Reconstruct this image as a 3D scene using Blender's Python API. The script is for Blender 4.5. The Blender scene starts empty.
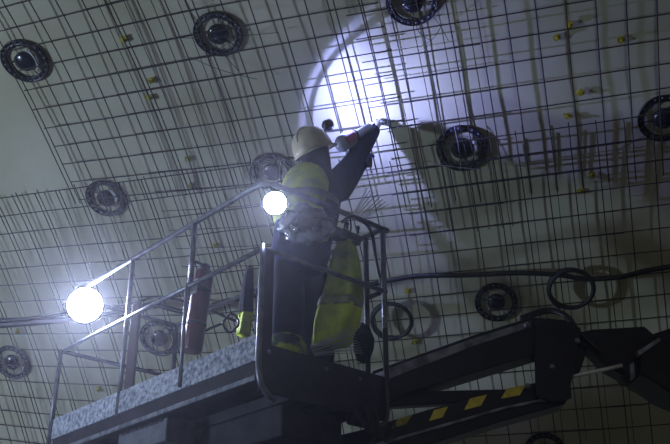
import bpy, bmesh, math, random
from mathutils import Vector, Matrix, noise
random.seed(7)
R = math.radians
SC = bpy.context.scene
COL = SC.collection
V = Vector

# ------------------------------------------------------------------ camera
F_PX = 950.0
PITCH = R(26.57)
CAM = V((0, 0, 1.6))
cam_d = bpy.data.cameras.new('camera'); cam = bpy.data.objects.new('camera', cam_d); COL.objects.link(cam)
cam_d.sensor_width = 36.0; cam_d.lens = F_PX * 36.0 / 670.0
cam_d.clip_start = 0.05; cam_d.clip_end = 200
cam.location = CAM; cam.rotation_euler = (R(90) + PITCH, 0, 0)
SC.camera = cam

# ------------------------------------------------------------------ world, lights, exposure
SC.view_settings.view_transform = 'Standard'
SC.view_settings.look = 'None'
SC.view_settings.exposure = 0.0
SC.view_settings.gamma = 1.0
SC.view_settings.use_curve_mapping = False
SC.cycles.use_denoising = True
SC.cycles.volume_bounces = 0
SC.cycles.max_bounces = 5
w = bpy.data.worlds.new('tunnel_air'); SC.world = w; w.use_nodes = True
w.node_tree.nodes['Background'].inputs[0].default_value = (0.082, 0.078, 0.066, 1)
w.node_tree.nodes['Background'].inputs[1].default_value = 1.3

def light(name, kind, loc, target, energy, color, **kw):
    d = bpy.data.lights.new(name, kind); d.energy = energy; d.color = color
    for k, v in kw.items(): setattr(d, k, v)
    o = bpy.data.objects.new(name, d); COL.objects.link(o); o.location = loc
    o.rotation_euler = (V(target) - V(loc)).to_track_quat('-Z', 'Y').to_euler()
    return o
# site floodlight on a mast further down the tunnel, outside the frame on the left
light('mast_floodlight', 'AREA', (-7.0, 3.9, 2.6), (-3.2, 8.3, 4.0), 200, (0.58, 0.74, 1.0), shape='DISK', size=0.5)

def cam_ray(x, y):
    a, b = (x - 335) / F_PX, -(y - 222) / F_PX
    c, s = math.cos(PITCH), math.sin(PITCH)
    return V((a, c - b * s, s + b * c))
def at(x, y, Y):
    """point of the place seen at pixel x, y that stands Y metres ahead of the camera"""
    r = cam_ray(x, y); return CAM + r * (Y / r.y)
def ahead(x, y, z):
    r = cam_ray(x, y); return CAM + r * ((z - CAM.z) / r.z)

# ------------------------------------------------------------------ materials
def mat(name, col, rough=0.6, metal=0.0, var=0.0, scale=8.0, col2=None, bump=0.0, bscale=30.0, spec=0.5, coat=0.0, emit=None, es=0.0, detail=4.0, lo=0.35, hi=0.65, trans=0.0):
    m = bpy.data.materials.new(name); m.use_nodes = True
    nt = m.node_tree; b = nt.nodes['Principled BSDF']
    b.inputs['Base Color'].default_value = (*col, 1); b.inputs['Roughness'].default_value = rough
    b.inputs['Metallic'].default_value = metal; b.inputs['Specular IOR Level'].default_value = spec
    b.inputs['Coat Weight'].default_value = coat
    b.inputs['Transmission Weight'].default_value = trans
    tc = nt.nodes.new('ShaderNodeTexCoord')
    if col2 or var:
        n = nt.nodes.new('ShaderNodeTexNoise'); n.inputs['Scale'].default_value = scale; n.inputs['Detail'].default_value = detail
        nt.links.new(tc.outputs['Object'], n.inputs['Vector'])
        r = nt.nodes.new('ShaderNodeValToRGB'); r.color_ramp.elements[0].position = lo; r.color_ramp.elements[1].position = hi
        c2 = col2 or tuple(max(0, c * (1 - var)) for c in col)
        r.color_ramp.elements[0].color = (*col, 1); r.color_ramp.elements[1].color = (*c2, 1)
        nt.links.new(n.outputs['Fac'], r.inputs['Fac']); nt.links.new(r.outputs['Color'], b.inputs['Base Color'])
    if bump:
        n = nt.nodes.new('ShaderNodeTexNoise'); n.inputs['Scale'].default_value = bscale; n.inputs['Detail'].default_value = 3
        nt.links.new(tc.outputs['Object'], n.inputs['Vector'])
        bp = nt.nodes.new('ShaderNodeBump'); bp.inputs['Strength'].default_value = bump; bp.inputs['Distance'].default_value = 0.02
        nt.links.new(n.outputs['Fac'], bp.inputs['Height']); nt.links.new(bp.outputs['Normal'], b.inputs['Normal'])
    if emit:
        b.inputs['Emission Color'].default_value = (*emit, 1); b.inputs['Emission Strength'].default_value = es
    return m
M = {}
M['membrane'] = mat('membrane', (0.63, 0.62, 0.49), 0.42, col2=(0.50, 0.49, 0.33), scale=1.1, bump=0.35, bscale=3.0, spec=0.5)
M['rebar'] = mat('rebar_steel', (0.050, 0.052, 0.060), 0.6, 0.3, col2=(0.075, 0.055, 0.045), scale=5)
M['black_plastic'] = mat('black_plastic', (0.016, 0.015, 0.022), 0.35, bump=0.2)
M['hub_plastic'] = mat('hub_plastic', (0.020, 0.021, 0.038), 0.25, coat=0.4)
M['pale_plastic'] = mat('pale_plastic', (0.55, 0.55, 0.58), 0.3)
M['cable'] = mat('cable_rubber', (0.018, 0.018, 0.024), 0.45)
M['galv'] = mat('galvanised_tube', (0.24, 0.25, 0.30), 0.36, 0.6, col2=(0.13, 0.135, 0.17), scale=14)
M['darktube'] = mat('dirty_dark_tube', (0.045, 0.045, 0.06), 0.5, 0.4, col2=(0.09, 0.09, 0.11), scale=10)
M['splatter'] = mat('concrete_splattered_steel', (0.55, 0.59, 0.70), 0.75, col2=(0.13, 0.14, 0.20), scale=34, bump=0.8, bscale=40, detail=10, lo=0.36, hi=0.66)
M['darksteel'] = mat('dark_dirty_steel', (0.016, 0.015, 0.024), 0.65, 0.1, col2=(0.036, 0.033, 0.044), spec=.3, scale=6, bump=0.3)
M['edge'] = mat('worn_steel_edge', (0.26, 0.28, 0.34), 0.5, 0.3, col2=(0.09, 0.10, 0.13), scale=18)
M['box_grey'] = mat('dusty_grey_box', (0.16, 0.17, 0.21), 0.7, col2=(0.10, 0.11, 0.14), scale=12)
M['rust'] = mat('red_brown_paint', (0.050, 0.016, 0.022), 0.6, col2=(0.045, 0.022, 0.032), scale=8)
M['red'] = mat('red_enamel', (0.105, 0.012, 0.022), 0.4, col2=(0.06, 0.010, 0.020), scale=9, coat=0.3)
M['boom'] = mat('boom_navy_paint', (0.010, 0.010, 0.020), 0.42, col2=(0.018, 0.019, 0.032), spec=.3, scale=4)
M['boom_edge'] = mat('boom_lit_edge', (0.34, 0.36, 0.46), 0.42, 0.2, col2=(0.09, 0.10, 0.14), scale=9)  # pale tone puts the light on the boom's facets into the colour
M['chrome'] = mat('chrome_rod', (0.80, 0.82, 0.88), 0.3, 0.35)
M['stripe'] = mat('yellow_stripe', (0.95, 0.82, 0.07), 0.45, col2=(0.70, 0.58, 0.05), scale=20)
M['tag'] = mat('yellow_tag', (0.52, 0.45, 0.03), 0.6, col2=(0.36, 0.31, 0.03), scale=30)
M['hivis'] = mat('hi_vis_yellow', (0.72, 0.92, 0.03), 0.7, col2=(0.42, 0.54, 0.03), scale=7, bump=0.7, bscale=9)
M['hivis_dull'] = mat('hi_vis_dull', (0.50, 0.62, 0.06), 0.8, col2=(0.20, 0.24, 0.07), scale=7, bump=0.7, bscale=9)  # duller yellow, for the vest and the upper part of the jacket
M['hivis_dirty'] = mat('hi_vis_dirty', (0.42, 0.50, 0.05), 0.85, col2=(0.03, 0.04, 0.04), scale=9, lo=.42, hi=.52, bump=.6, bscale=12)
M['reflect'] = mat('reflective_tape', (0.36, 0.40, 0.26), 0.5, 0.1, col2=(0.26, 0.30, 0.18), scale=20)
M['navy'] = mat('navy_cloth', (0.012, 0.020, 0.095), 0.85, spec=.2, col2=(0.010, 0.016, 0.055), scale=9, bump=0.6, bscale=12)
M['trouser'] = mat('dark_work_trousers', (0.007, 0.009, 0.022), 0.9, col2=(0.014, 0.018, 0.030), spec=.15, scale=8, bump=0.6, bscale=10)
M['skin'] = mat('skin', (0.42, 0.24, 0.17), 0.55)
M['helmet'] = mat('cream_helmet', (0.54, 0.50, 0.37), 0.38, col2=(0.38, 0.35, 0.26), scale=7)
M['glove'] = mat('pale_glove', (0.62, 0.64, 0.72), 0.8, bump=0.5)
M['blueglove'] = mat('blue_glove', (0.05, 0.09, 0.42), 0.7)
M['boot'] = mat('boot_leather', (0.02, 0.017, 0.014), 0.6)
M['toolpaint'] = mat('tool_shell', (0.50, 0.55, 0.78), 0.35)
M['toolred'] = mat('tool_red_panel', (0.40, 0.12, 0.22), 0.4)
M['plasticbag'] = mat('clear_film', (0.30, 0.33, 0.42), 0.10, col2=(0.010, 0.012, 0.03), scale=6, bump=1.0, bscale=9, coat=1.0, lo=.40, hi=.56)  # pale patches in the colour stand in for glints on the film
M['wire'] = mat('bright_wire', (0.42, 0.44, 0.52), 0.4, 0.2)
M['lens'] = mat('lamp_lens', (1, 1, 1), 0.3, emit=(0.62, 0.68, 1.0), es=700)
M['led'] = mat('headlamp_lens', (1, 1, 1), 0.3, emit=(0.80, 0.82, 1.0), es=20)
M['floor'] = mat('muddy_invert', (0.10, 0.09, 0.08), 0.8, col2=(0.06, 0.055, 0.05), scale=1.2, bump=0.6, bscale=4)
M['concrete'] = mat('sprayed_concrete', (0.20, 0.20, 0.19), 0.9, bump=0.8, bscale=8, var=0.3)

# ------------------------------------------------------------------ mesh helpers
def bm_new(): return bmesh.new()
def obj(name, bm, m, parent=None, smooth=True, bevel=0.0):
    me = bpy.data.meshes.new(name); bm.to_mesh(me); bm.free()
    for p in me.polygons: p.use_smooth = smooth
    for mm in (m if isinstance(m, (list, tuple)) else [m]): me.materials.append(M[mm] if isinstance(mm, str) else mm)
    o = bpy.data.objects.new(name, me); COL.objects.link(o)
    if parent is not None: o.parent = parent; o.matrix_parent_inverse = parent_world(parent).inverted()
    if bevel:
        b = o.modifiers.new('bevel', 'BEVEL'); b.width = bevel; b.segments = 2; b.limit_method = 'ANGLE'
    return o
def parent_world(p):
    m = Matrix.LocRotScale(p.location, p.rotation_euler, p.scale)
    if p.parent is not None: m = parent_world(p.parent) @ p.matrix_parent_inverse @ m
    return m
def tag(o, label, cat, group=None, kind=None):
    if label: o['label'] = label
    if cat: o['category'] = cat
    if group: o['group'] = group
    if kind: o['kind'] = kind
    return o
def thing(name, loc, label, cat, group=None):
    o = bpy.data.objects.new(name, None); COL.objects.link(o); o.location = loc; o.empty_display_size = 0.1
    return tag(o, label, cat, group)
def frame_of(d, up=V((0, 0, 1))):
    d = d.normalized()
    if abs(d.dot(up)) > 0.97: up = V((0, 1, 0)) if abs(d.y) < 0.9 else V((1, 0, 0))
    a = d.cross(up).normalized(); b = a.cross(d).normalized()
    return d, a, b
def tube(bm, pts, r, seg=8, closed=False, caps=True):
    pts = [V(p) for p in pts]; n = len(pts); rr = r if isinstance(r, (list, tuple)) else [r] * n
    rings = []; prev = None
    for i in range(n):
        if closed: d = pts[(i + 1) % n] - pts[i - 1]
        else: d = pts[min(i + 1, n - 1)] - pts[max(i - 1, 0)]
        d.normalize()
        if prev is None: _, a, b = frame_of(d)
        else:
            a = (prev - d * prev.dot(d)).normalized(); b = a.cross(d).normalized()
        prev = a
        rings.append([bm.verts.new(pts[i] + (a * math.cos(2 * math.pi * k / seg) + b * math.sin(2 * math.pi * k / seg)) * rr[i]) for k in range(seg)])
    for i in range(n if closed else n - 1):
        A, B = rings[i], rings[(i + 1) % n]
        for k in range(seg): bm.faces.new((A[k], A[(k + 1) % seg], B[(k + 1) % seg], B[k]))
    if not closed and caps:
        bm.faces.new(list(reversed(rings[0]))); bm.faces.new(rings[-1])
    return bm
def box(bm, c, ax, ay, az):
    """box centred at c with half-extent vectors"""
    c = V(c); vs = [bm.verts.new(c + ax * i + ay * j + az * k) for i in (-1, 1) for j in (-1, 1) for k in (-1, 1)]
    for f in ((0, 1, 3, 2), (4, 6, 7, 5), (0, 4, 5, 1), (2, 3, 7, 6), (0, 2, 6, 4), (1, 5, 7, 3)): bm.faces.new([vs[i] for i in f])
    return bm
def prism(bm, pts, off):
    A = [bm.verts.new(V(p)) for p in pts]; B = [bm.verts.new(V(p) + off) for p in pts]; n = len(A)
    bm.faces.new(A); bm.faces.new(list(reversed(B)))
    for i in range(n): bm.faces.new((A[i], B[i], B[(i + 1) % n], A[(i + 1) % n]))
    bmesh.ops.recalc_face_normals(bm, faces=bm.faces)
    return bm
def lathe(bm, o, axis, prof, seg=24):
    """prof: (radius, height along axis)"""
    d, a, b = frame_of(V(axis)); rings = []
    for r, h in prof:
        if r < 1e-5: rings.append([bm.verts.new(V(o) + d * h)])
        else: rings.append([bm.verts.new(V(o) + d * h + (a * math.cos(2 * math.pi * k / seg) + b * math.sin(2 * math.pi * k / seg)) * r) for k in range(seg)])
    for A, B in zip(rings, rings[1:]):
        if len(A) == 1 and len(B) == 1: continue
        for k in range(seg):
            k2 = (k + 1) % seg
            if len(A) == 1: bm.faces.new((A[0], B[k2], B[k]))
            elif len(B) == 1: bm.faces.new((A[k], A[k2], B[0]))
            else: bm.faces.new((A[k], A[k2], B[k2], B[k]))
    bmesh.ops.recalc_face_normals(bm, faces=bm.faces)
    return bm
def smooth_pts(ctrl, n=8):
    c = [V(p) for p in ctrl]; c = [c[0] * 2 - c[1]] + c + [c[-1] * 2 - c[-2]]; out = []
    for i in range(1, len(c) - 2):
        for k in range(n):
            t = k / n; a, b, d, e = c[i - 1], c[i], c[i + 1], c[i + 2]
            out.append(0.5 * ((2 * b) + (d - a) * t + (2 * a - 5 * b + 4 * d - e) * t * t + (3 * b - a - 3 * d + e) * t ** 3))
    out.append(c[-2]); return out

# ------------------------------------------------------------------ the vault (tunnel lining)
AZ = R(15.0); PHI0 = R(29.0); KAP = R(7.0)
NH = V((math.sin(AZ), math.cos(AZ), 0)); LD = V((-math.cos(AZ), math.sin(AZ), 0)); UP = V((0, 0, 1))
S0 = at(380, 120, 6.5)
def surf(u, v, h=0.0):
    """u along the tunnel (left +), v down the arch, h out of the lining into the tunnel"""
    ph = PHI0 + KAP * v
    p = S0 + LD * u + NH * ((math.sin(ph) - math.sin(PHI0)) / KAP) + UP * ((math.cos(ph) - math.cos(PHI0)) / KAP)
    return p + normal(v) * h
def normal(v):
    ph = PHI0 + KAP * v
    return -(NH * math.sin(ph) + UP * math.cos(ph))
def down(v):
    ph = PHI0 + KAP * v
    return NH * math.cos(ph) - UP * math.sin(ph)
def uv_at(x, y, h=0.0):
    u = v = 0.0
    def pr(u, v):
        q = surf(u, v, h) - CAM; c, s = math.cos(PITCH), math.sin(PITCH); d = q.y * c + q.z * s
        return 335 + F_PX * q.x / d, 222 - F_PX * (q.z * c - q.y * s) / d
    for _ in range(25):
        a, b = pr(u, v); ex, ey = x - a, y - b
        if abs(ex) + abs(ey) < 0.01: break
        e = 1e-3; au, bu = pr(u + e, v); av, bv = pr(u, v + e)
        J = ((au - a) / e, (av - a) / e, (bu - b) / e, (bv - b) / e); det = J[0] * J[3] - J[1] * J[2]
        u += (ex * J[3] - ey * J[1]) / det; v += (ey * J[0] - ex * J[2]) / det
    return u, v
V_FLOOR = 0
while surf(0, V_FLOOR).z > 0: V_FLOOR += 0.05
bm = bm_new(); U0, U1, VT = -9.0, 10.0, -6.5
nu, nv = 150, 110; g = []
for i in range(nu + 1):
    row = []
    for j in range(nv + 1):
        u = U0 + (U1 - U0) * i / nu; v = VT + (V_FLOOR + 0.1 - VT) * j / nv
        hh = 0.020 * noise.noise(V((u * 0.9, v * 0.9, 3.1))) + 0.006 * noise.noise(V((u * 3.1, v * 2.3, 7)))
        row.append(bm.verts.new(surf(u, v, hh)))
    g.append(row)
for i in range(nu):
    for j in range(nv): bm.faces.new((g[i][j], g[i + 1][j], g[i + 1][j + 1], g[i][j + 1]))
wall = obj('wall_back', bm, 'membrane'); wall['kind'] = 'structure'
# outer sprayed concrete shell behind the sheet membrane
bm = bm_new(); prev = None
for j in range(41):
    v = VT + (V_FLOOR + 0.1 - VT) * j / 40
    a, b = bm.verts.new(surf(U0, v, -0.15)), bm.verts.new(surf(U1, v, -0.15))
    if prev: bm.faces.new((prev[0], prev[1], b, a))
    prev = (a, b)
o = obj('ceiling', bm, 'concrete'); o['kind'] = 'structure'
bm = bm_new(); box(bm, (0, 3, -0.1), V((14, 0, 0)), V((0, 10, 0)), V((0, 0, 0.1)))
o = obj('floor', bm, 'floor', smooth=False); o['kind'] = 'structure'
# ------------------------------------------------------------------ welded rebar mesh sheets
G = 0.206
def mesh_sheet(label, u_lo, u_hi, v_lo, v_hi, pu, pv, h, seed, r=0.0052, pairs=0.0, over=0.05, skew=0.0, amp=0.022, fan=0.0, vref=0.0, uf=0.0):
    """bars every G metres: ring bars run down the arch, long bars run along the tunnel"""
    t = thing('rebar_mesh', surf((u_lo + u_hi) / 2, (v_lo + v_hi) / 2, h), label, 'rebar mesh', 'welded rebar mesh sheets on the vault')
    def fv(u, v): return vref + (v - vref) * (1 - fan * max(0.0, u - uf))      # rows close up towards the left, as the sheet is bent
    def hgt(u, v): return h + amp * noise.noise(V((u * 0.8 + seed * 5.3, v * 0.8, seed))) + 0.004 * math.sin(3 * u + seed)
    def uw(u, v): return u + skew * (v - v_lo) + 0.014 * noise.noise(V((u * 1.5, v * 0.7, seed + 9)))
    def vw(u, v): return v + 0.010 * noise.noise(V((u * 0.6, v * 2.0, seed + 19)))
    us = []; k = math.ceil((u_lo - pu) / G)
    while pu + k * G <= u_hi: us.append(pu + k * G); k += 1
    vs = []; k = math.ceil((v_lo - pv) / G)
    while pv + k * G <= v_hi: vs.append(pv + k * G); k += 1
    for u in us:
        tw = [0.0]
        if random.random() < pairs: tw.append(0.034 + 0.02 * random.random())
        for d in tw:
            n = max(6, int((v_hi - v_lo) / 0.22)); bm = bm_new()
            lo = v_lo - over * random.random(); hi = v_hi + over * random.random()
            tube(bm, [surf(uw(u + d, lo + (hi - lo) * i / n), fv(u, lo + (hi - lo) * i / n), hgt(u, lo + (hi - lo) * i / n) + 0.008) for i in range(n + 1)], r, 5)
            obj('ring_bar', bm, 'rebar', t)
    for v in vs:
        n = max(6, int((u_hi - u_lo) / 0.25)); bm = bm_new()
        lo = u_lo - over * random.random(); hi = u_hi + over * random.random()
        tube(bm, [surf(uw(lo + (hi - lo) * i / n, v), vw(lo + (hi - lo) * i / n, fv(lo + (hi - lo) * i / n, v)), hgt(lo + (hi - lo) * i / n, v)) for i in range(n + 1)], r * 0.95, 5)
        obj('long_bar', bm, 'rebar', t)
    return t
def U(x, y): return uv_at(x, y, 0.09)[0]
def W(x, y): return uv_at(x, y, 0.09)[1]
# upper left sheet: its free left edge runs from (27,92) down to (75,190)
mesh_sheet('upper left rebar mesh sheet whose free left edge borders the bare pale membrane', U(388, 60), U(46, 128), -2.3, W(120, 205), U(46, 128), W(46, 128), 0.085, 1, pairs=0.12, fan=.062, vref=W(46, 128), uf=U(190, 60))
mesh_sheet('lower left rebar mesh sheet, its top edge just above the left floodlight', U(350, 300), U(0, 200) + 1.4, W(30, 196), 4.6, U(40, 250), W(30, 196), 0.070, 2, pairs=0.8, fan=.062, vref=W(30, 196), uf=U(200, 300))  # ring bars doubled, partly to stand in for cross-hatched bar shadows
mesh_sheet('narrow second layer rebar mesh sheet lapped behind the upper left one', U(215, 60), U(100, 60), -1.5, W(160, 290), U(130, 60) + 0.07, W(46, 128) + 0.02, 0.035, 3, r=0.0034, fan=.062, vref=W(46, 128), uf=U(190, 60))
mesh_sheet('upper right rebar mesh sheet crossing the bright pool of light', U(670, 60) - 1.5, U(362, 60), -2.3, W(520, 190), U(541, 55), W(541, 57), 0.115, 4)
mesh_sheet('thin rebar mesh sheet lapped behind the bright pool of light', U(480, 60), U(375, 60), -1.6, W(440, 235), U(541, 55) + 0.07, W(541, 57) + 0.035, 0.050, 5, r=0.0036)
mesh_sheet('lower right rebar mesh sheet, its comb-like bar ends reaching above the dark cable', U(670, 300) - 1.5, U(352, 300), W(530, 142), 4.6, U(563, 300), W(541, 57), 0.095, 6, pairs=0.15, over=0.14)
mesh_sheet('narrow rebar mesh lap behind the lower right sheet, left of the right wall ring', U(610, 180), U(502, 180), W(530, 140), 3.2, U(563, 180) + 0.06, W(541, 57) + 0.02, 0.060, 8, r=0.0033, over=0.14)

# ------------------------------------------------------------------ anchor discs (black perforated rings with a hub)
def anchor_disc(px, py, label, r=0.175, tilt=0.0, hub=True, h=0.022, plate=True, crescent=False):
    u, v = uv_at(px, py, h); c = surf(u, v, h); n = normal(v); a = LD.copy(); b = down(v)
    t = thing('anchor_disc', c, label, 'anchor disc', 'black anchor discs on the vault')
    bm = bm_new()                                            # rim: flat ring with two raised lips
    prof = [(r * .74, .000), (r * .74, .012), (r * .80, .016), (r * .84, .008), (r * .92, .008), (r * .96, .018), (r, .014), (r, -.002)]
    lathe(bm, c, n, prof + [prof[0]], 40); obj('rim', bm, 'black_plastic', t)
    bm = bm_new()
    for k in range(20):
        an = 2 * math.pi * k / 20; q = c + (a * math.cos(an) + b * math.sin(an)) * r * .88 + n * .0085
        rd = (a * math.cos(an) + b * math.sin(an)); tg = (b * math.cos(an) - a * math.sin(an))
        box(bm, q, rd * .008, tg * .011, n * .001)
    o = obj('rim_slots', bm, 'box_grey' if crescent else 'galv', t); o['kind'] = 'stuff'
    if hub:
        bm = bm_new(); lathe(bm, c, n, [(0, .05), (r * .16, .048), (r * .24, .040), (r * .36, .034), (r * .42, .022), (r * .42, -.01)], 28)
        obj('hub', bm, 'hub_plastic', t)
        for k in range(3):
            an = 2 * math.pi * k / 3 + px; rd = a * math.cos(an) + b * math.sin(an); tg = b * math.cos(an) - a * math.sin(an)
            bm = bm_new(); box(bm, c + rd * r * .58 + n * .006, rd * r * .18, tg * .0035, n * .003); obj('spoke', bm, 'black_plastic', t)
        if crescent:
            bm = bm_new(); pts = []
            for k in range(13):
                an = -1.1 + 2.2 * k / 12 + math.pi; pts.append(c + (a * math.cos(an) + b * math.sin(an)) * r * .56 + n * .01)
            tube(bm, pts, [.003 + .016 * math.sin(math.pi * k / 12) for k in range(13)], 6); obj('crescent_flange', bm, 'pale_plastic', t)
            t.children[-1]['label'] = 'pale glossy crescent flange beside the hub'
    return t, c, n, a, b
discs = [
    (25, 61, 'black anchor disc at the top left, on the edge of the bare membrane', 0.198, True, True),
    (218, 34, 'black anchor disc with loose tie wires, above and left of the helmet', 0.194, True, False),
    (412, 2, 'black anchor disc cut by the top edge, over the bright pool of light', 0.194, True, False),
    (106, 198, 'black anchor disc with pale crescent below the bare membrane', 0.186, True, True),
    (462, 148, 'black anchor disc crossed by the arm shadow, right of the raised glove', 0.209, True, True),
    (664, 118, 'black anchor disc cut by the right edge of the picture', 0.198, True, False),
    (496, 302, 'dim anchor disc above the upper boom beam', 0.186, True, False),
    (12, 362, 'anchor disc at the lower left edge, left of the basket post', 0.186, True, False),
    (159, 338, 'anchor disc behind the basket rails, left of the red extinguisher', 0.192, True, False),
    (272, 172, 'anchor disc half hidden in the glare left of the worker shoulder', 0.186, True, False),
    (545, 452, 'anchor disc peeking in at the bottom edge under the boom', 0.192, True, False)]
dd = [anchor_disc(x, y, l, r, hub=hb, crescent=cr) for x, y, l, r, hb, cr in discs]
# loose tie wires at some discs: part of those discs
for idx, wires in ((1, [((-.3, -.05), (.12, .12)), ((.25, .1), (-.22, .38)), ((-.5, .02), (.34, -.1)), ((.1, -.25), (-.1, .28))]), (4, [((.02, -.26), (.03, .14)), ((.28, .05), (-.36, .2))]), (2, [((-.1, .0), (-.22, .3)), ((0, .1), (-.1, .28)), ((-.2, .16), (-.05, .3))]), (5, [((0, .0), (.42, .18))])):
    t, c, n, a, b = dd[idx]
    for p, q in wires:
        bm = bm_new(); P = c + a * p[0] + b * p[1] + n * .10; Q = c + a * q[0] + b * q[1] + n * .12
        mid = (P + Q) / 2 + n * .03 + a * random.uniform(-.03, .03)
        tube(bm, smooth_pts([P, mid, Q], 5), .0026, 5); obj('tie_wire', bm, 'wire' if idx == 4 else 'rebar', t)

# coiled black hose rings hung on the mesh
def hose_ring(px, py, label, r, n_loops):
    u, v = uv_at(px, py, .15); c = surf(u, v, .15); n = normal(v); a = LD; b = down(v)
    bm = bm_new(); pts = []
    N = 30 * n_loops
    for k in range(N):
        an = 2 * math.pi * k / 30 + 1.2; rr = r * (1 + .035 * math.sin(k * .37)); pts.append(c + (a * math.cos(an) + b * math.sin(an)) * rr + n * (.012 * k / 30))
    tube(bm, pts, .017, 8); o = obj('hose_coil', bm, 'cable'); tag(o, label, 'hose coil', 'black hose coils on the vault'); return o
hose_ring(392, 320, 'open coil of black hose just right of the basket corner post', .172, 3)
hose_ring(571, 288, 'open coil of black hose on the wall above the boom joint', .182, 3)
# long cable slung along the vault
ctrl = [(-30, 326), (10, 324), (60, 320), (110, 314), (150, 305), (190, 312), (230, 300), (300, 290), (350, 288), (392, 280), (420, 276), (470, 275), (520, 273), (560, 275), (585, 279), (620, 277), (650, 270), (700, 262)]
pts = []
for x, y in ctrl:
    u, v = uv_at(x, y, .16); pts.append(surf(u, v, .16))
bm = bm_new(); sp_ = smooth_pts(pts, 6); tube(bm, sp_, [.040 - .017 * min(1, k / 30) for k in range(len(sp_))], 8)
o = obj('power_cable', bm, 'cable'); tag(o, 'thick black cable slung along the vault behind the basket', 'cable')
bm = bm_new(); pts = []
for x, y in [(-30, 322), (20, 319), (70, 312), (125, 305), (160, 297), (200, 306), (240, 322), (258, 318)]:
    u, v = uv_at(x, y, .19); pts.append(surf(u, v, .19))
tube(bm, smooth_pts(pts, 6), .014, 8)
o = obj('power_cable', bm, 'cable'); tag(o, 'thinner black cable looping above the thick one behind the left rails', 'cable')

# small yellow spacer tags stuck on the membrane
spots = [(124, 39, 'left of the disc with tie wires'), (151, 80, 'upper one of the close pair'), (150, 97, 'lower one of the close pair'),
         (188, 158, 'above the top rail, left of the helmet'), (191, 185, 'just above the basket top rail'), (215, 245, 'between top and mid rail above the red extinguisher'),
         (557, 37, 'upper left of the pair at the top right'), (569, 25, 'topmost of all at the top right'), (581, 92, 'below the top right pair'), (568, 115, 'above the comb of bar ends'),
         (592, 174, 'right of the shadow tip'), (580, 191, 'lowest of the right hand column'), (99, 389, 'low on the left between post and reddish panel'),
         (18, 331, 'under the cable at the far left'), (621, 39, 'dimmest one near the right edge'), (415, 341, 'above the left end of the upper boom beam'), (408, 290, 'under the cable right of the basket')]
for x, y, l in spots:
    u, v = uv_at(x, y, .02); c = surf(u, v, .022); n = normal(v); an = random.uniform(0, 3)
    a = LD * math.cos(an) + down(v) * math.sin(an); b = n.cross(a)
    bm = bm_new(); pr = []
    for k in range(8):
        q = 2 * math.pi * k / 8; rr = (.030 if k % 2 else .040) * random.uniform(.75, 1.15); pr.append(c + a * math.cos(q) * rr + b * math.sin(q) * rr * .8)
    prism(bm, pr, n * .012); box(bm, c + n * .022, a * .012, b * .006, n * .012)
    o = obj('spacer_tag', bm, 'tag', smooth=False); tag(o, 'small yellow spacer tag on the membrane, ' + l, 'spacer tag', 'yellow spacer tags')

# ------------------------------------------------------------------ the lift basket
AL = R(41.7); DL = V((-math.sin(AL), math.cos(AL), 0)); DR = V((math.cos(AL), math.sin(AL), 0))
C0 = at(259.5, 347, 5.2)
def pf(a, b, z): return C0 + DL * a + DR * b + UP * z
LEN, WID = 2.56, 1.02
HT, HM = 1.09, 0.625
bk = thing('lift_basket', pf(LEN / 2, WID / 2, -.2), 'steel work basket of the boom lift with tube rails and splattered toe board', 'lift basket')
def bar(name, pts, r, m, seg=10, parent=bk):
    bm = bm_new(); tube(bm, pts, r, seg); return obj(name, bm, m, parent)
TR = .019
cr = .06
bar('top_rail', smooth_pts([pf(LEN, WID, HT), pf(LEN, .1, HT), pf(LEN - .03, .02, HT), pf(LEN - .12, 0, HT)], 4) + [pf(.12, 0, HT)] + smooth_pts([pf(.12, 0, HT), pf(.03, .02, HT), pf(0, .12, HT)], 4)[1:] + [pf(0, WID + .05, HT)], TR, 'galv')
bar('top_rail', [pf(0.02, WID, HT), pf(LEN, WID, HT)], TR, 'galv')
bar('mid_rail', [pf(LEN, 0, HM), pf(0, 0, HM)], TR * .85, 'galv')
bar('mid_rail', [pf(0, 0, HM), pf(0, WID + .02, HM)], TR * .85, 'galv')
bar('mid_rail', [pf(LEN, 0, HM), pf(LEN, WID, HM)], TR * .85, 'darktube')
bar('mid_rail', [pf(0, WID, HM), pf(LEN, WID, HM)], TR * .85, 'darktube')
# posts
bar('post', [pf(LEN, -.01, HM + .01), pf(LEN, -.01, -.1)], TR, 'galv')
bar('post', [pf(1.58, 0, HT), pf(1.58, 0, -.07)], TR * .9, 'galv')
bar('post', [pf(.78, 0, HT), pf(.78, 0, HM)], TR, 'galv')
bar('post', [pf(.80, -.012, HM + .02), pf(.80, -.012, -.06)], TR * .7, 'galv')
bar('post', smooth_pts([pf(-.012, -.012, HM + .02), pf(-.014, -.014, .2), pf(-.016, -.016, -.06), pf(-.016, .0, -.20), pf(-.012, .06, -.27), pf(0, .12, -.29)], 5), TR * .95, 'galv')
bar('post', [pf(0, WID, HT), pf(0, WID, 0)], TR, 'galv')
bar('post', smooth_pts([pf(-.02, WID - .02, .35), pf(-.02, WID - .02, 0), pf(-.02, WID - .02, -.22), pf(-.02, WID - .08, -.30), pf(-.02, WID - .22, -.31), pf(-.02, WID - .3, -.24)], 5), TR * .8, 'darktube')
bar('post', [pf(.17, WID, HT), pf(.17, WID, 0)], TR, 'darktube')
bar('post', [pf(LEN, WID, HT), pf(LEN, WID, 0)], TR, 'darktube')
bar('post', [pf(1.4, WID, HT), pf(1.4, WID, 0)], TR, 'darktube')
# wide reddish panels beside two posts
bm = bm_new(); box(bm, pf(1.51, .03, .33), DL * .055, DR * .012, UP * .40); o = obj('post_panel', bm, 'rust', bk, False, .006); o['label'] = 'wide reddish brown flat panel along the post'
bm = bm_new(); box(bm, pf(.05, .075, .36), DL * .012, DR * .045, UP * .31); o = obj('post_panel', bm, 'darksteel', bk, False, .006)
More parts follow.
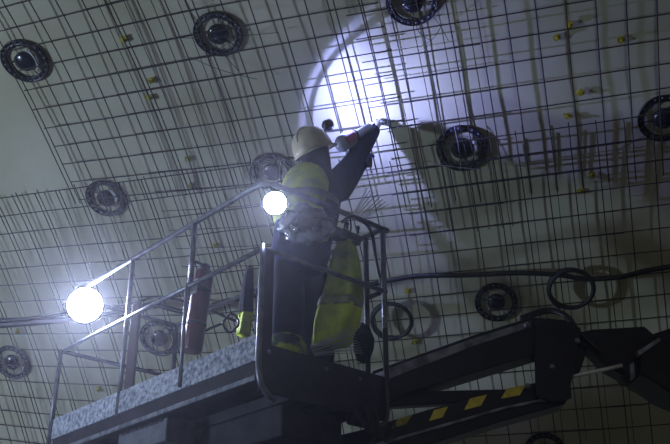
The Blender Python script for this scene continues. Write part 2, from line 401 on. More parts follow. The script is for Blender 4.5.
# toe boards
bm = bm_new(); box(bm, pf(LEN / 2, .0, .005), DL * (LEN / 2), DR * .006, UP * .078); obj('toe_board', bm, 'splatter', bk, False, .003).__setitem__('label', 'toe board splattered pale with concrete')
bm = bm_new(); box(bm, pf(.0, WID / 2, -.115), DL * .008, DR * (WID / 2), UP * .145); obj('toe_board', bm, 'darksteel', bk, False, .004)
bm = bm_new(); box(bm, pf(LEN, WID / 2, .005), DL * .008, DR * (WID / 2), UP * .075); obj('toe_board', bm, 'darksteel', bk, False, .004)
bm = bm_new(); box(bm, pf(LEN / 2, WID, .005), DL * (LEN / 2), DR * .006, UP * .075); obj('toe_board', bm, 'darksteel', bk, False, .004)
# deck of individual plates, side channels, cross members
nd = 8
for k in range(nd):
    bm = bm_new(); w0 = (LEN - .04) / nd
    box(bm, pf(.02 + w0 * (k + .5), WID / 2, -.085), DL * (w0 / 2 - .004), DR * (WID / 2 - .015), UP * .006); obj('deck_plate', bm, 'darksteel', bk, False)
bm = bm_new(); box(bm, pf(LEN / 2, .018, -.125), DL * (LEN / 2 - .02), DR * .010, UP * .060)
box(bm, pf(LEN / 2, .03, -.183), DL * (LEN / 2 - .02), DR * .038, UP * .006); obj('side_channel', bm, 'darksteel', bk, False)
bm = bm_new(); box(bm, pf(LEN / 2, -.004, -.176), DL * (LEN / 2 - .02), DR * .006, UP * .015); o = obj('channel_lip', bm, 'edge', bk, False, .003); o['label'] = 'pale worn lower lip of the side channel'
bm = bm_new(); box(bm, pf(LEN / 2, WID - .035, -.14), DL * (LEN / 2 - .02), DR * .012, UP * .05); obj('side_channel', bm, 'darksteel', bk, False)
for k in range(7):
    bm = bm_new(); box(bm, pf(.12 + k * (LEN - .24) / 6, WID / 2, -.135), DL * .022, DR * (WID / 2 - .05), UP * .04); obj('cross_member', bm, 'darksteel', bk, False)
for b_ in (.30, .62):
    bm = bm_new(); box(bm, pf(LEN / 2 - .1, b_, -.21), DL * (LEN / 2 - .12), DR * .028, UP * .035); obj('bearer', bm, 'darksteel', bk, False, .004)
# under box hanging from the edge
bm = bm_new(); box(bm, pf(1.27, .13, -.285), DL * .30, DR * .11, UP * .075); o = obj('under_box', bm, 'box_grey', bk, False, .01); o['label'] = 'dusty grey box hung under the deck edge'
for k in range(9):
    bm = bm_new(); box(bm, pf(1.03 + k * .06, .016, -.222), DL * .018, DR * .004, UP * .008); obj('slot', bm, 'black_plastic', o, False)
# pedestal below the basket: rotator, mounting frame
bm = bm_new(); box(bm, pf(.55, .52, -.34), DL * .42, DR * .24, UP * .10); obj('mounting_frame', bm, 'darksteel', bk, False, .02)
bm = bm_new(); lathe(bm, pf(.48, .58, -.80), UP, [(0, 0), (.17, 0), (.19, .04), (.19, .30), (.14, .34), (.14, .38), (0, .38)], 24); obj('rotator', bm, 'darksteel', bk)
# front detail: bolts, hooks and hanging cables at the right lower corner
for b_, z_ in ((.06, -.02), (.5, -.03), (.78, -.03)):
    bm = bm_new(); lathe(bm, pf(-.008, b_, z_), -DL, [(.016, 0), (.016, .006), (.009, .014), (0, .014)], 10); obj('bolt', bm, 'edge', bk)
for k in range(3):
    bm = bm_new(); b_ = .72 + .08 * k
    tube(bm, smooth_pts([pf(-.03, b_, -.20), pf(-.05, b_ + .05, -.33 - .03 * k), pf(-.03, b_ + .14, -.36), pf(-.01, b_ + .2, -.26)], 5), .008, 6); obj('hanging_cable', bm, 'cable', bk)
bm = bm_new(); tube(bm, smooth_pts([pf(.0, .86, -.2), pf(-.03, .88, -.36), pf(-.02, .80, -.50), pf(.05, .86, -.56)], 6), .010, 6); obj('hanging_cable', bm, 'cable', bk)
bm = bm_new(); box(bm, pf(.02, .83, -.27), DL * .03, DR * .12, UP * .05); obj('corner_casting', bm, 'darksteel', bk, False, .015)

# floodlights clamped on the rails
def flood(px, py, Y, r, label, clamp_to):
    c = at(px, py, Y); d = (CAM - c).normalized()
    t = thing('work_floodlight', c, label, 'floodlight', 'glaring floodlights on the basket')
    bm = bm_new(); lathe(bm, c, d, [(0, -.09), (r * .6, -.09), (r * .75, -.06), (r * 1.02, -.01), (r * 1.08, .0), (r * 1.10, .055), (r * 1.0, .055), (r * .98, .0)], 28); obj('housing', bm, 'black_plastic', t)
    bm = bm_new(); lathe(bm, c, d, [(r, .000), (r * .94, .006), (r * .7, .012), (r * .35, .016), (0, .017)], 28); o = obj('lens', bm, 'lens', t); o['label'] = 'glowing white lens'
    bm = bm_new(); side = d.cross(UP).normalized()
    tube(bm, smooth_pts([c + side * r * 1.12, c + side * r * 1.15 - d * .06 - UP * .02, c - UP * r * .2 - d * .11, c - side * r * 1.15 - d * .06 - UP * .02, c - side * r * 1.12], 5), .009, 6)
    tube(bm, [c - d * .10, clamp_to], .012, 6); obj('bracket', bm, 'galv', t)
    return t
flood(85, 305, 6.98, .135, 'larger glaring floodlight at the far left end of the basket rail', pf(2.22, 0, HT))
flood(275, 203, 5.22, .070, 'smaller glaring floodlight at the basket corner by the worker', pf(.02, .05, HT))


# red extinguisher strapped inside the rail
e0 = at(192, 352, 5.95); e1 = at(205, 268, 5.95)
ax = (e1 - e0).normalized(); L = (e1 - e0).length
ex = thing('fire_extinguisher', e0, 'dark red cylinder extinguisher standing inside the basket rail', 'fire extinguisher')
bm = bm_new(); lathe(bm, e0, ax, [(0, 0), (.060, 0), (.066, .015), (.066, L - .06), (.062, L - .03), (.045, L - .015), (.03, L - .012), (0, L - .012)], 24); obj('cylinder', bm, 'red', ex)
bm = bm_new(); lathe(bm, e0 + ax * (L - .02), ax, [(.03, 0), (.036, .01), (.036, .04), (0, .045)], 12); obj('valve', bm, 'darktube', ex)
d_, a_, b_ = frame_of(ax)
bm = bm_new(); tube(bm, smooth_pts([e0 + ax * (L + .01), e0 + ax * (L + .02) - V((.07, .05, 0)), e0 + ax * (L - .1) - V((.085, .05, 0)), e0 + ax * (L - .25) - V((.08, .03, 0))], 5), .011, 6); obj('hose', bm, 'cable', ex)
for zz in (.18, .42):
    bm = bm_new(); lathe(bm, e0 + ax * zz, ax, [(.066, 0), (.069, 0), (.069, .022), (.066, .022)], 24); obj('strap', bm, 'cable', ex)
bm = bm_new(); box(bm, e0 + ax * (L - .16) + V((-.046, -.052, 0)), V((.028, -.024, 0)), V((.003, .0035, 0)), ax * .05); o = obj('paper_label', bm, 'pale_plastic', ex, False)

# ------------------------------------------------------------------ boom of the lift
BY = 6.25
def q(x, y, dy=0.0): return at(x, y, BY + dy)
bo = thing('lift_boom', q(560, 360), 'dark navy articulated boom arm with knuckle joint and chrome cylinder rod', 'boom')
DY = V((0, .22, 0))
def plate(name, pts, m, dy=0.0, th=.22, bevel=.008, parent=bo):
    bm = bm_new(); prism(bm, [q(x, y, dy) for x, y in pts], V((0, th, 0))); return obj(name, bm, m, parent, False, bevel)
plate('upper_beam', [(372, 371), (476, 334), (531, 317), (548, 318), (553, 349), (538, 353), (414, 391), (372, 404)], 'boom')
o = plate('upper_beam_flange', [(386, 369), (476, 337.5), (531, 320.5), (531, 327), (476, 345), (386, 380)], 'boom_edge', -.012, .013, .002); o['label'] = 'paler top flange of the upper beam, painted lit'
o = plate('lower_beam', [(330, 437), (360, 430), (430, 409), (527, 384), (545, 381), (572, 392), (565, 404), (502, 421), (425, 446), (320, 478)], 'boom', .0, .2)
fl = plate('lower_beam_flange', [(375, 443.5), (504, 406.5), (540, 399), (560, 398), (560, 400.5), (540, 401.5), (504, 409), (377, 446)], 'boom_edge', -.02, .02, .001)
fl['label'] = 'thin pale edge along the lower beam, painted lit'
for xs in ([(392, 428), (398, 419), (412, 415), (406, 424)], [(429, 421), (434, 410), (448, 406.5), (443, 417)], [(464, 410), (470, 398.5), (487, 394.5), (481, 405.5)], [(501, 398.5), (507, 388.5), (526, 384.8), (520, 395)]):
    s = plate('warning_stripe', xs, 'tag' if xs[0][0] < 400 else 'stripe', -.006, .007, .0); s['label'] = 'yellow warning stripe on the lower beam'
plate('link_bar', [(385, 392), (420, 391), (505, 389), (535, 387), (535, 393), (470, 402), (385, 407)], 'boom', .10, .08)
plate('knuckle_plate', [(536, 322), (548, 318), (566, 320), (581, 328), (578, 345), (571, 385), (572, 398), (552, 402), (536, 396), (535, 352)], 'boom', -.05, .03, .006)
plate('knuckle_plate', [(536, 322), (548, 318), (566, 320), (581, 328), (578, 345), (571, 385), (572, 398), (552, 402), (536, 396), (535, 352)], 'boom', .24, .03, .006)
for x, y in ((552, 367), (527, 325), (577, 341), (527.5, 386)):
    bm = bm_new(); lathe(bm, q(x, y, -.05), V((0, -1, 0)), [(.018, -.02), (.018, .012), (.012, .018), (0, .018)], 12); o = obj('pin', bm, 'edge', bo)
plate('link_arm', [(576, 333), (592, 329), (645, 326), (656, 336), (641, 352), (638, 372), (629, 378), (607, 366), (590, 349), (577, 344)], 'boom', .02, .16, .012)
plate('link_arm', [(571, 352), (584, 340), (590, 343), (580, 372), (571, 378)], 'boom', .05, .08, .01)
plate('mounting_block', [(641, 352), (661, 338), (680, 330), (780, 320), (780, 440), (715, 412), (668, 391), (650, 379), (640, 374)], 'boom', -.05, .35, .015)
plate('mounting_block', [(652, 334), (700, 318), (720, 320), (720, 345), (660, 345)], 'boom', .1, .35, .01)
o = plate('block_edge', [(637, 351.5), (659, 337.5), (661, 340.5), (640, 355)], 'boom_edge', -.06, .06, .002); o['label'] = 'pale edge of the block, painted lit'
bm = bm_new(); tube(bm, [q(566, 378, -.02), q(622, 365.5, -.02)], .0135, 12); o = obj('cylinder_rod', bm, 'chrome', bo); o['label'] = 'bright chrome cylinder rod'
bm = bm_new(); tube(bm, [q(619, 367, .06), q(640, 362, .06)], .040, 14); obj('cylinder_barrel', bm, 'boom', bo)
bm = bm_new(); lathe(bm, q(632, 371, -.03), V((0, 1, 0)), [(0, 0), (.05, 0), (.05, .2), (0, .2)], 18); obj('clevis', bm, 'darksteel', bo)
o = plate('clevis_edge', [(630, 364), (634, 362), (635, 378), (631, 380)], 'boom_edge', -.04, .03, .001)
for k in range(3):
    bm = bm_new()
    tube(bm, smooth_pts([q(520, 321 - k * 2, .12), q(548, 312 - k * 1.5, .1), q(568, 318 - k, .04 * k), q(580, 333, .03 * k), q(600, 352 + 3 * k, .03 * k)], 6), .013, 7); obj('hydraulic_hose', bm, 'cable', bo)
# lower end goes down to the turret below the frame
plate('lower_beam', [(320, 452), (345, 446), (352, 700), (300, 700)], 'boom', .0, .2)

# ------------------------------------------------------------------ skinned figures helper
def skin_obj(name, nodes, edges, m, parent, sub=2, root=0):
    """nodes: list of (point, rx[, ry]); returns a real evaluated mesh"""
    me = bpy.data.meshes.new(name); me.from_pydata([tuple(n[0]) for n in nodes], edges, [])
    o = bpy.data.objects.new(name, me); COL.objects.link(o)
    o.modifiers.new('skin', 'SKIN')
    if not me.skin_vertices:
        bpy.context.view_layer.objects.active = o
    sv = me.skin_vertices[0].data
    for i, n in enumerate(nodes): sv[i].radius = (n[1], n[2] if len(n) > 2 else n[1]); sv[i].use_root = (i == root)
    sb = o.modifiers.new('sub', 'SUBSURF'); sb.levels = sub; sb.render_levels = sub
    dg = bpy.context.evaluated_depsgraph_get(); dg.update()
    me2 = bpy.data.meshes.new_from_object(o.evaluated_get(dg))
    bpy.data.objects.remove(o); me2.name = name
    for p in me2.polygons: p.use_smooth = True
    me2.materials.clear(); me2.materials.append(M[m])
    o2 = bpy.data.objects.new(name, me2); COL.objects.link(o2)
    if parent is not None: o2.parent = parent; o2.matrix_parent_inverse = parent_world(parent).inverted()
    return o2

# ------------------------------------------------------------------ the worker
DECK = C0.z - .079
hips = at(300, 246, 5.78); neck = at(317, 172, 5.88); chest = at(312, 196, 5.84); belly = at(305, 224, 5.80)
shL = at(293, 187, 5.80); shR = at(337, 183, 5.98)
elR = at(353, 163, 6.16); haR = at(376, 127, 6.38)
elL = at(342, 196, 6.14); haL = at(365, 160, 6.34)
head = at(313, 145, 5.93)
hpL = at(288, 252, 5.74); hpR = at(313, 252, 5.86)
def deckpt(x, Y): return V((at(x, 345, Y).x, Y, DECK + .09))
anL = deckpt(281, 5.66); anR = deckpt(318, 5.92)
knL = (hpL + anL) / 2 + V((.02, .07, .02)); knR = (hpR + anR) / 2 + V((.02, .08, .02))
wk = thing('person', V((hips.x, hips.y, DECK)), 'worker in cream helmet, dull yellow vest and navy jacket reaching up to the rebar mesh', 'person')

def hand_nodes(wr, d, palm_n, k, curl=.6, s=1.0):
    """five-fingered hand; wr wrist point, d pointing direction, palm_n palm normal, k radius factor"""
    d = d.normalized(); pn = (palm_n - d * palm_n.dot(d)).normalized(); sd = d.cross(pn)
    N = [(wr, .026 * k), (wr + d * .045 * s, .028 * k, .020 * k)]; E = [(0, 1)]
    for i, (off, ln) in enumerate(((-.030, .062), (-.010, .076), (.010, .080), (.029, .070))):
        b0 = wr + d * .085 * s + sd * off * s; base = len(N)
        N.append((b0, .0105 * k)); E.append((1, base))
        dirv = d.copy(); p = b0
        for j in range(3):
            dirv = (dirv + pn * curl * (.7 + .25 * i * .3)).normalized(); p = p + dirv * ln * s * (.42, .33, .25)[j]; N.append((p, (.0098, .009, .0075)[j] * k)); E.append((len(N) - 2, len(N) - 1))
    t0 = wr + d * .03 * s + sd * .030 * s; base = len(N)
    N.append((t0, .012 * k)); E.append((1, base)); N.append((t0 + (d * .7 + sd * .7 + pn * .4) * .035 * s, .0115 * k)); E.append((base, base + 1))
    N.append((t0 + (d * 1.5 + sd * .8 + pn * 1.0) * .038 * s, .009 * k)); E.append((base + 1, base + 2))
    return N, E
def limb(*nodes): return list(nodes), [(i, i + 1) for i in range(len(nodes) - 1)]
def join(parts):
    """parts: (nodes, edges, attach_index or None)"""
    N, E = [], []
    for n, e, at_ in parts:
        k = len(N); N += n; E += [(a + k, b + k) for a, b in e]
        if at_ is not None: E.append((at_, k))
    return N, E
dR_ = (haR - elR).normalized(); dL_ = (haL - elL).normalized()
NW = V((NH.x, NH.y, .6)).normalized()
def body(k):
    tor = limb((hips, .115 * k, .10 * k), (belly, .115 * k, .095 * k), (chest, .13 * k, .10 * k), (neck, .058), (head - UP * .09, .050), (head, .074, .080), (head + UP * .07, .055))
    parts = [(tor[0], tor[1], None)]
    for s_, e_, h_, dd_ in ((shL, elL, haL, dL_), (shR, elR, haR, dR_)):
        n, e = limb((s_, .055), (e_, .040), (h_, .026)); hn, he = hand_nodes(h_, dd_, NW, .9)
        n2 = n[:-1] + hn; e2 = [(0, 1), (1, 2)] + [(a + 2, b + 2) for a, b in he]
        parts.append((n2, e2, 2))
    for h_, k_, a_ in ((hpL, knL, anL), (hpR, knR, anR)):
        n, e = limb((h_, .088), (k_, .058), (a_, .040), (a_ + V((.08, .16, -.055)), .032)); parts.append((n, e, 0))
    return join(parts)
N, E = body(.92)
b_ = skin_obj('body', N, E, 'skin', wk)
# face on the far side of the head, turned to the mesh
fd = V((.50, .52, .66)).normalized(); fs = fd.cross(UP).normalized(); fu = fs.cross(fd).normalized()
bm = bm_new(); prism(bm, [head + fd * .085 + fu * .02, head + fd * .085 - fu * .025 + fs * .015, head + fd * .085 - fu * .025 - fs * .015], fd * .02); obj('nose', bm, 'skin', wk)
for s in (-1, 1):
    bm = bm_new(); lathe(bm, head + fd * .078 + fs * .032 * s + fu * .02, fd, [(0, .01), (.008, .008), (.012, 0)], 10); obj('eye', bm, 'pale_plastic', wk)
    bm = bm_new(); lathe(bm, head + fs * .080 * s, fs * s, [(0, .012), (.012, .016), (.026, .012), (.026, 0)], 12); obj('ear', bm, 'skin', wk)
bm = bm_new(); box(bm, head + fd * .088 - fu * .045, fs * .022, fu * .004, fd * .005); obj('mouth', bm, 'rust', wk)
# jacket (torso and sleeves)
JN, JE = join([(*limb((hips - UP * .26, .225, .20), (hips + UP * .03, .21, .18), (belly, .20, .17), (chest, .205, .17), (at(316, 180, 5.88), .105, .09)), None),
               (*limb((shL, .082), ((shL + elL) / 2, .068), (elL, .060), ((elL + haL) / 2, .052), (haL - dL_ * .02, .042)), 2),
               (*limb((shR, .105), ((shR + elR) / 2, .095), (elR, .085), ((elR + haR) / 2, .072), (haR - dR_ * .015, .054)), 2)])
skin_obj('jacket', JN, JE, 'navy', wk)
# collar pulled up dark in place of the shadowed neck and hair
skin_obj('collar', *limb((at(314, 190, 5.86), .17, .15), (at(316, 180, 5.875), .155, .14), (at(316, 170, 5.89), .118), (at(316, 160, 5.905), .112), (at(315, 150, 5.92), .108), (at(314, 143, 5.93), .095)), 'trouser', wk, 2)
# trousers
TN, TE = join([(*limb((hips, .150, .140), (hips - UP * .06, .145, .13)), None),
               (*limb((hpL - UP * .05, .105), (knL, .125), (anL + UP * .02, .11)), 1), (*limb((hpR - UP * .05, .105), (knR, .125), (anR + UP * .02, .11)), 1)])
skin_obj('trousers', TN, TE, 'trouser', wk)
# boots
for a_ in (anL, anR):
    f = V((.30, .85, 0)).normalized()
    skin_obj('boot', *limb((a_ + UP * .06, .062), (a_ - UP * .015, .058), (a_ + f * .09 - UP * .04, .050, .044), (a_ + f * .17 - UP * .05, .042, .036)), 'boot', wk)
# gloves
for (h_, dd_, m_, c_) in ((haR, dR_, 'glove', .45), (haL, dL_, 'blueglove', .8)):
    N, E = hand_nodes(h_ - dd_ * .01, dd_, NW, 1.25, c_, 1.08); N = [(h_ - dd_ * .06, .040)] + N; E = [(0, 1)] + [(a + 1, b + 1) for a, b in E]
    skin_obj('glove', N, E, m_, wk)
# hi-vis vest: shell around the left/back of the torso, front edge open
def ring_shell(levels, a0, a1, seg, th=.012):
    """levels: (centre, rx along body-side, ry, tilt) -> open band between angles"""
    bm = bm_new(); rows = []
    for c, rx, ry in levels:
        row = []
        for k in range(seg + 1):
            an = a0 + (a1 - a0) * k / seg; wv = 1 + .035 * noise.noise(V((an * 2.1, c.z * 9, 2)))
            row.append(bm.verts.new(c + SD * math.cos(an) * rx * wv + BK * math.sin(an) * ry * wv))
        rows.append(row)
    for A, B in zip(rows, rows[1:]):
        for k in range(seg): bm.faces.new((A[k], A[k + 1], B[k + 1], B[k]))
    bmesh.ops.solidify(bm, geom=bm.faces[:], thickness=th)
    return bm
SD = (shR - shL); SD.z = 0; SD.normalize(); BK = V((SD.y, -SD.x, 0))
vo = BK * .040 - SD * .070
v_ = skin_obj('vest', *limb((hips + UP * .10 + vo, .200, .185), (belly + vo, .205, .185), (chest + vo, .205, .185), (at(311, 185, 5.865) + vo, .185, .16), (at(313, 175, 5.875) + vo * .8, .14, .12)), 'hivis_dull', wk)
v_['label'] = 'dull yellow hi-vis vest over the back'
lvb = [(chest + vo - UP * .09, .228, .228), (chest + vo - UP * .14, .228, .228)]
obj('reflective_band', ring_shell(lvb, R(20), R(250), 26, .006), 'reflect', v_)
# yellow gaiters at the lower trouser legs
for kn, an_, hh in ((knL, anL, (.56, .93)),):
    bm = bm_new(); d = an_ - kn; pts = [kn + d * (hh[0] + (hh[1] - hh[0]) * k / 5) for k in range(6)]
    pts = [p_ + V((.02, -.01, 0)) for p_ in pts]; tube(bm, pts, [.118, .130, .120, .132, .122, .126], 12, caps=False); obj('leg_cuff', bm, 'hivis_dirty', wk)['label'] = 'dirty yellow hi-vis lower trouser leg'
# helmet with brim, ridge and headlamp
hc = at(311, 145, 5.92); hx = V((-.40, -.36, .84)).normalized()
bm = bm_new(); prof = [(.150, -.055), (.148, -.02), (.142, .02), (.126, .065), (.098, .102), (.055, .126), (0, .134)]
lathe(bm, hc, hx, prof, 28)
bmesh.ops.solidify(bm, geom=bm.faces[:], thickness=.006)
hm = obj('helmet', bm, 'helmet', wk); hm['label'] = 'cream safety helmet'
bm = bm_new(); pr = []
hf = (fd - hx * fd.dot(hx)).normalized(); hs = hx.cross(hf)
outer, inner = [], []
for k in range(25):
    an = 2 * math.pi * k / 24; ext = .012 + .045 * max(0, math.cos(an)) ** 2
    dv = hf * math.cos(an) + hs * math.sin(an); outer.append(hc + dv * (.148 + ext) - hx * .058); inner.append(hc + dv * .144 - hx * .050)
for k in range(24):
    f4 = [bm.verts.new(p) for p in (outer[k], outer[k + 1], inner[k + 1], inner[k])]; bm.faces.new(f4)
bmesh.ops.remove_doubles(bm, verts=bm.verts, dist=1e-5); bmesh.ops.solidify(bm, geom=bm.faces[:], thickness=.006); obj('brim', bm, 'helmet', hm)
bm = bm_new(); tube(bm, [hc + (-hf * math.cos(t) + hx * math.sin(t)) * .141 for t in [R(20 + 8 * k) for k in range(18)]], .008, 6); obj('ridge', bm, 'helmet', hm)
hl = at(328, 125, 6.045)          # headlamp
LT = surf(*uv_at(398, 114), 0); ld = (LT - hl).normalized()
bm = bm_new(); lathe(bm, hl, ld, [(0, -.045), (.025, -.043), (.040, -.025), (.043, 0), (.046, .018), (.038, .022)], 20); hlo = obj('headlamp', bm, 'black_plastic', hm); hlo['label'] = 'round black headlamp'
bm = bm_new(); box(bm, (hl + hc + hf * .15) / 2 - ld * .02, (hc + hf * .15 - hl) * .5, hs * .012, UP * .012); obj('lamp_bracket', bm, 'black_plastic', hm)
hd = light('headlamp_beam', 'SPOT', hl + ld * .03, LT, 118, (0.34, 0.38, 1.0), spot_size=R(160), spot_blend=.06, shadow_soft_size=.012)

# beam profile of the headlamp reflector: hot centre, sharp cut-off, dark gap, faint outer ring
hd.data.use_nodes = True; nt = hd.data.node_tree
em = [n for n in nt.nodes if n.type == 'EMISSION'][0]
tcn = nt.nodes.new('ShaderNodeTexCoord'); sp = nt.nodes.new('ShaderNodeSeparateXYZ'); ab = nt.nodes.new('ShaderNodeMath'); ab.operation = 'ABSOLUTE'
rp = nt.nodes.new('ShaderNodeValToRGB'); nt.links.new(tcn.outputs['Normal'], sp.inputs[0]); nt.links.new(sp.outputs['Z'], ab.inputs[0]); nt.links.new(ab.outputs[0], rp.inputs['Fac']); nt.links.new(rp.outputs['Color'], em.inputs['Strength'])
el = rp.color_ramp.elements; el[0].position = 0; el[0].color = (0, 0, 0, 1); el[1].position = 1; el[1].color = (1, 1, 1, 1)
for deg_, val in ((75, 0), (71, .02), (68, .20), (65.5, .20), (64.6, .03), (61.0, .03), (60.3, .34), (48, .46), (34, .78), (15, 1.0)):
    e_ = el.new(math.cos(R(deg_))); e_.color = (val, val, val, 1)

# tying tool held between the hands
ta = at(338, 146, 6.10); tb = at(371, 126, 6.24); td, tx, tz = frame_of(tb - ta)
tl = thing('tying_gun', (ta + tb) / 2, 'pale blue cordless rebar tying gun with red side panel held up by the worker', 'power tool')
bm = bm_new(); LL = (tb - ta).length
lathe(bm, ta, td, [(0, 0), (.042, .004), (.062, .04), (.064, .12), (.052, .17), (.034, .19), (.032, LL - .02), (.02, LL), (0, LL)], 20); obj('shell', bm, 'toolpaint', tl)
vw = (CAM - (ta + tb) / 2); vw = (vw - td * vw.dot(td)).normalized(); vs_ = td.cross(vw)
bm = bm_new(); box(bm, ta + td * .10 + vw * .062, td * .055, vs_ * .028, vw * .006); obj('side_panel', bm, 'toolred', tl, False, .004)['label'] = 'red side panel'
bm = bm_new(); lathe(bm, ta + td * .175, td, [(.050, 0), (.056, .0), (.056, .02), (.050, .02)], 20); obj('collar_ring', bm, 'black_plastic', tl)
bm = bm_new(); tube(bm, smooth_pts([ta + td * .12, ta + td * .15 - UP * .06 + V((0, .05, 0)), haL + dL_ * .05], 4), .020, 10); obj('handle', bm, 'black_plastic', tl)
bm = bm_new(); tube(bm, [tb - td * .01, tb + td * .045], .008, 8); obj('nose', bm, 'darktube', tl)
bm = bm_new(); hb = haL + dL_ * .05 - UP * .03; box(bm, hb + V((0, .02, -.01)), V((.04, .0, 0)), V((0, .045, 0)), V((0, 0, .025))); obj('battery', bm, 'black_plastic', tl, False, .008)

# ------------------------------------------------------------------ things in the basket
def cloth(name, outline, Y0, m, parent, th=.04, folds=5, seed=0, bulge=.05):
    """hanging cloth: rows of (y, x_left, x_right) in picture units, real pleated depth"""
    bm = bm_new(); rows = []; nx = 26
    for i, (y, xl, xr) in enumerate(outline):
        row = []
        for k in range(nx):
            an = 2 * math.pi * k / nx; cx, hw = (xl + xr) / 2, (xr - xl) / 2
            c = at(cx, y, Y0); wv = at(cx + hw, y, Y0).x - c.x
            pl = 1 + .13 * math.sin(folds * an + .5 * math.sin(i * .6) + seed) + .10 * noise.noise(V((math.cos(an) * 2, math.sin(an) * 2, i * .3 + seed)))
            row.append(bm.verts.new(c + V((math.cos(an) * wv * pl, math.sin(an) * (bulge + wv * .28) * pl, 0))))
        rows.append(row)
    for A, B in zip(rows, rows[1:]):
        for k in range(nx): bm.faces.new((A[k], A[(k + 1) % nx], B[(k + 1) % nx], B[k]))
    bm.faces.new(rows[0]); bm.faces.new(list(reversed(rows[-1])))
    bmesh.ops.recalc_face_normals(bm, faces=bm.faces)
    return obj(name, bm, m, parent)
def interp(keys, n):
    out = []
    for i in range(n):
        t = i / (n - 1) * (len(keys) - 1); k = min(int(t), len(keys) - 2); f = t - k
        out.append(tuple(keys[k][j] * (1 - f) + keys[k + 1][j] * f for j in range(3)))
    return out
jk = thing('hi_vis_jacket', at(345, 232, 5.70), 'bright yellow hi-vis jacket hanging from the basket top rail, right of the worker', 'jacket')
cloth('upper_cloth', interp([(232, 343, 350), (245, 336, 355), (262, 330, 358), (282, 323, 361), (302, 318, 362)], 12), 5.84, 'hivis_dull', jk, seed=1)['label'] = 'dull upper part'
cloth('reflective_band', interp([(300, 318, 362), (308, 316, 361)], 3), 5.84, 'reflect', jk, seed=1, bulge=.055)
cloth('lower_cloth', interp([(306, 317, 361), (322, 313.5, 358), (334, 311.5, 354), (346, 310, 347)], 8), 5.84, 'hivis', jk, seed=1)['label'] = 'bright fluorescent lower part'
bm = bm_new(); tube(bm, smooth_pts([at(343, 236, 5.73), at(345, 224, 5.66), pf(0, .70, HT + .02), at(351, 226, 5.70), at(349, 236, 5.75)], 5), .006, 6); obj('hanging_loop', bm, 'trouser', jk)

# crumpled clear film bundle at the worker's waist
bm = bm_new(); bmesh.ops.create_icosphere(bm, subdivisions=4, radius=1)
c = at(307, 225, 5.50)
for vt in bm.verts:
    p = vt.co.copy(); f = 1 + .28 * noise.noise(p * 2.3) + .12 * noise.noise(p * 6)
    vt.co = c + V((p.x * .175 * f, p.y * .09 * f, p.z * .135 * f + p.x * -.02))
fb = obj('film_bundle', bm, 'plasticbag'); tag(fb, 'crumpled shiny clear film bundle at the corner floodlight', 'plastic film')
# bag of black netting / strap beside it, hung on the far rail with a yellow bottom
hb_ = thing('tool_bag', at(246, 285, 6.3), 'slim dark hanging tool bag with yellow bottom, left of the corner post', 'bag')
cloth('bag_body', interp([(268, 247, 253), (280, 243, 254), (300, 240, 254), (318, 239, 253)], 8), 6.15, 'trouser', hb_, seed=4, bulge=.03)
cloth('bag_bottom', interp([(314, 239.5, 254), (324, 238, 252), (335, 237, 250)], 5), 6.15, 'hivis', hb_, seed=4, bulge=.035)['label'] = 'yellow bottom'
# black loop of cable next to the bag
bm = bm_new(); c = at(231, 323, 6.0)
tube(bm, [c + V((math.cos(2 * math.pi * k / 20) * .05, .02 * math.sin(k), math.sin(2 * math.pi * k / 20) * .06)) for k in range(20)], .009, 6, closed=True)
tube(bm, smooth_pts([c + V((-.05, 0, 0)), c + V((-.16, .0, -.05)), c + V((-.28, .02, -.12))], 4), .009, 6)
tag(obj('strap_loop', bm, 'cable'), 'small black strap loop between extinguisher and tool bag', 'strap')
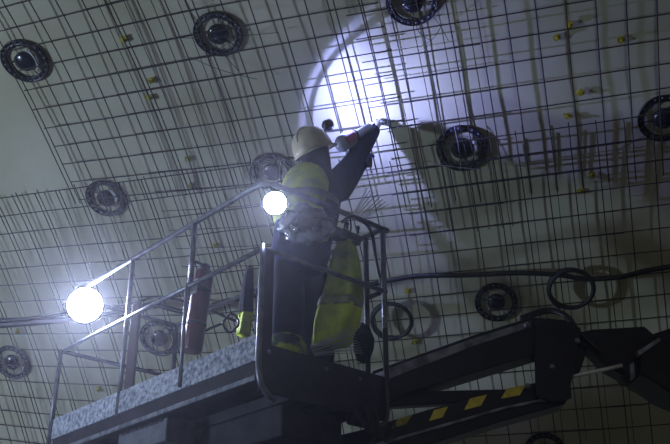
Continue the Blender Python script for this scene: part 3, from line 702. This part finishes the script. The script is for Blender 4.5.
# bundles of tie wire rods
def rods(label, pa, pb, Y, n, spread_a, spread_b, r=.0028, mt='wire'):
    t = thing('wire_bundle', at(pa[0], pa[1], Y), label, 'wire bundle', 'bundles of bright tie wire')
    for k in range(n):
        f = (k / (n - 1) - .5)
        A = at(pa[0] + spread_a[0] * f, pa[1] + spread_a[1] * f, Y + random.uniform(-.03, .03)); B = at(pb[0] + spread_b[0] * f, pb[1] + spread_b[1] * f, Y + .1 + random.uniform(-.03, .03))
        bm = bm_new(); tube(bm, smooth_pts([A, (A + B) / 2 + UP * random.uniform(-.008, .008), B], 3), r, 5); obj('wire_rod', bm, mt, t)
rods('bundle of bright tie wire rods at the foot of the yellow jacket', (312, 351), (358, 340), 5.55, 11, (4, 10), (10, 26))
rods('small fan of tie wire rods above the basket right corner', (357, 217), (378, 196), 5.75, 8, (6, 8), (22, 16))
bm = bm_new(); c = at(364, 344, 5.72); bmesh.ops.create_icosphere(bm, subdivisions=3, radius=1)
for vt in bm.verts:
    p = vt.co.copy(); f = 1 + .2 * noise.noise(p * 2); vt.co = c + V((p.x * .065 * f, p.y * .06 * f, p.z * .13 * f))
tag(obj('rag_sack', bm, 'trouser'), 'small black sack at the right corner of the basket', 'sack')
# tool roll on the top rail at the right corner
bm = bm_new(); tube(bm, smooth_pts([at(342, 222, 5.62), at(352, 216, 5.66), at(364, 222, 5.72), at(372, 234, 5.8), at(376, 260, 5.86), at(382, 286, 5.9)], 5), .012, 7)
tag(obj('control_cable', bm, 'cable'), 'black control cable drooping from the top rail to the right corner post', 'cable')
ctl = thing('control_box', pf(.1, .86, .95), 'dark control box fixed inside the right corner of the top rail', 'control box')
bm = bm_new(); box(bm, pf(.12, .78, .99), DL * .045, DR * .11, UP * .035); obj('case', bm, 'darktube', ctl, False, .01)
for k in range(3):
    bm = bm_new(); lathe(bm, pf(.10 + .0, .68 + .1 * k, 1.045), UP, [(.010, 0), (.010, .03), (.016, .035), (.012, .055), (0, .058)], 10); obj('lever', bm, 'black_plastic', ctl)

# ------------------------------------------------------------------ haze added to imitate the lens bloom of the floodlights
hz = bpy.data.materials.new('bloom_haze'); hz.use_nodes = True; nt = hz.node_tree
nt.nodes.remove(nt.nodes['Principled BSDF']); vs = nt.nodes.new('ShaderNodeVolumeScatter')
vs.inputs['Color'].default_value = (.9, .92, 1, 1); vs.inputs['Density'].default_value = .0036; vs.inputs['Anisotropy'].default_value = .86
nt.links.new(vs.outputs[0], nt.nodes['Material Output'].inputs['Volume'])
bm = bm_new(); box(bm, (0, 5.2, 3.6), V((7.0, 0, 0)), V((0, 5.6, 0)), V((0, 0, 3.5)))
o = obj('bloom_haze', bm, hz, smooth=False); tag(o, 'thin haze added to the tunnel air for the bloom around the floodlights', 'haze', kind='stuff')
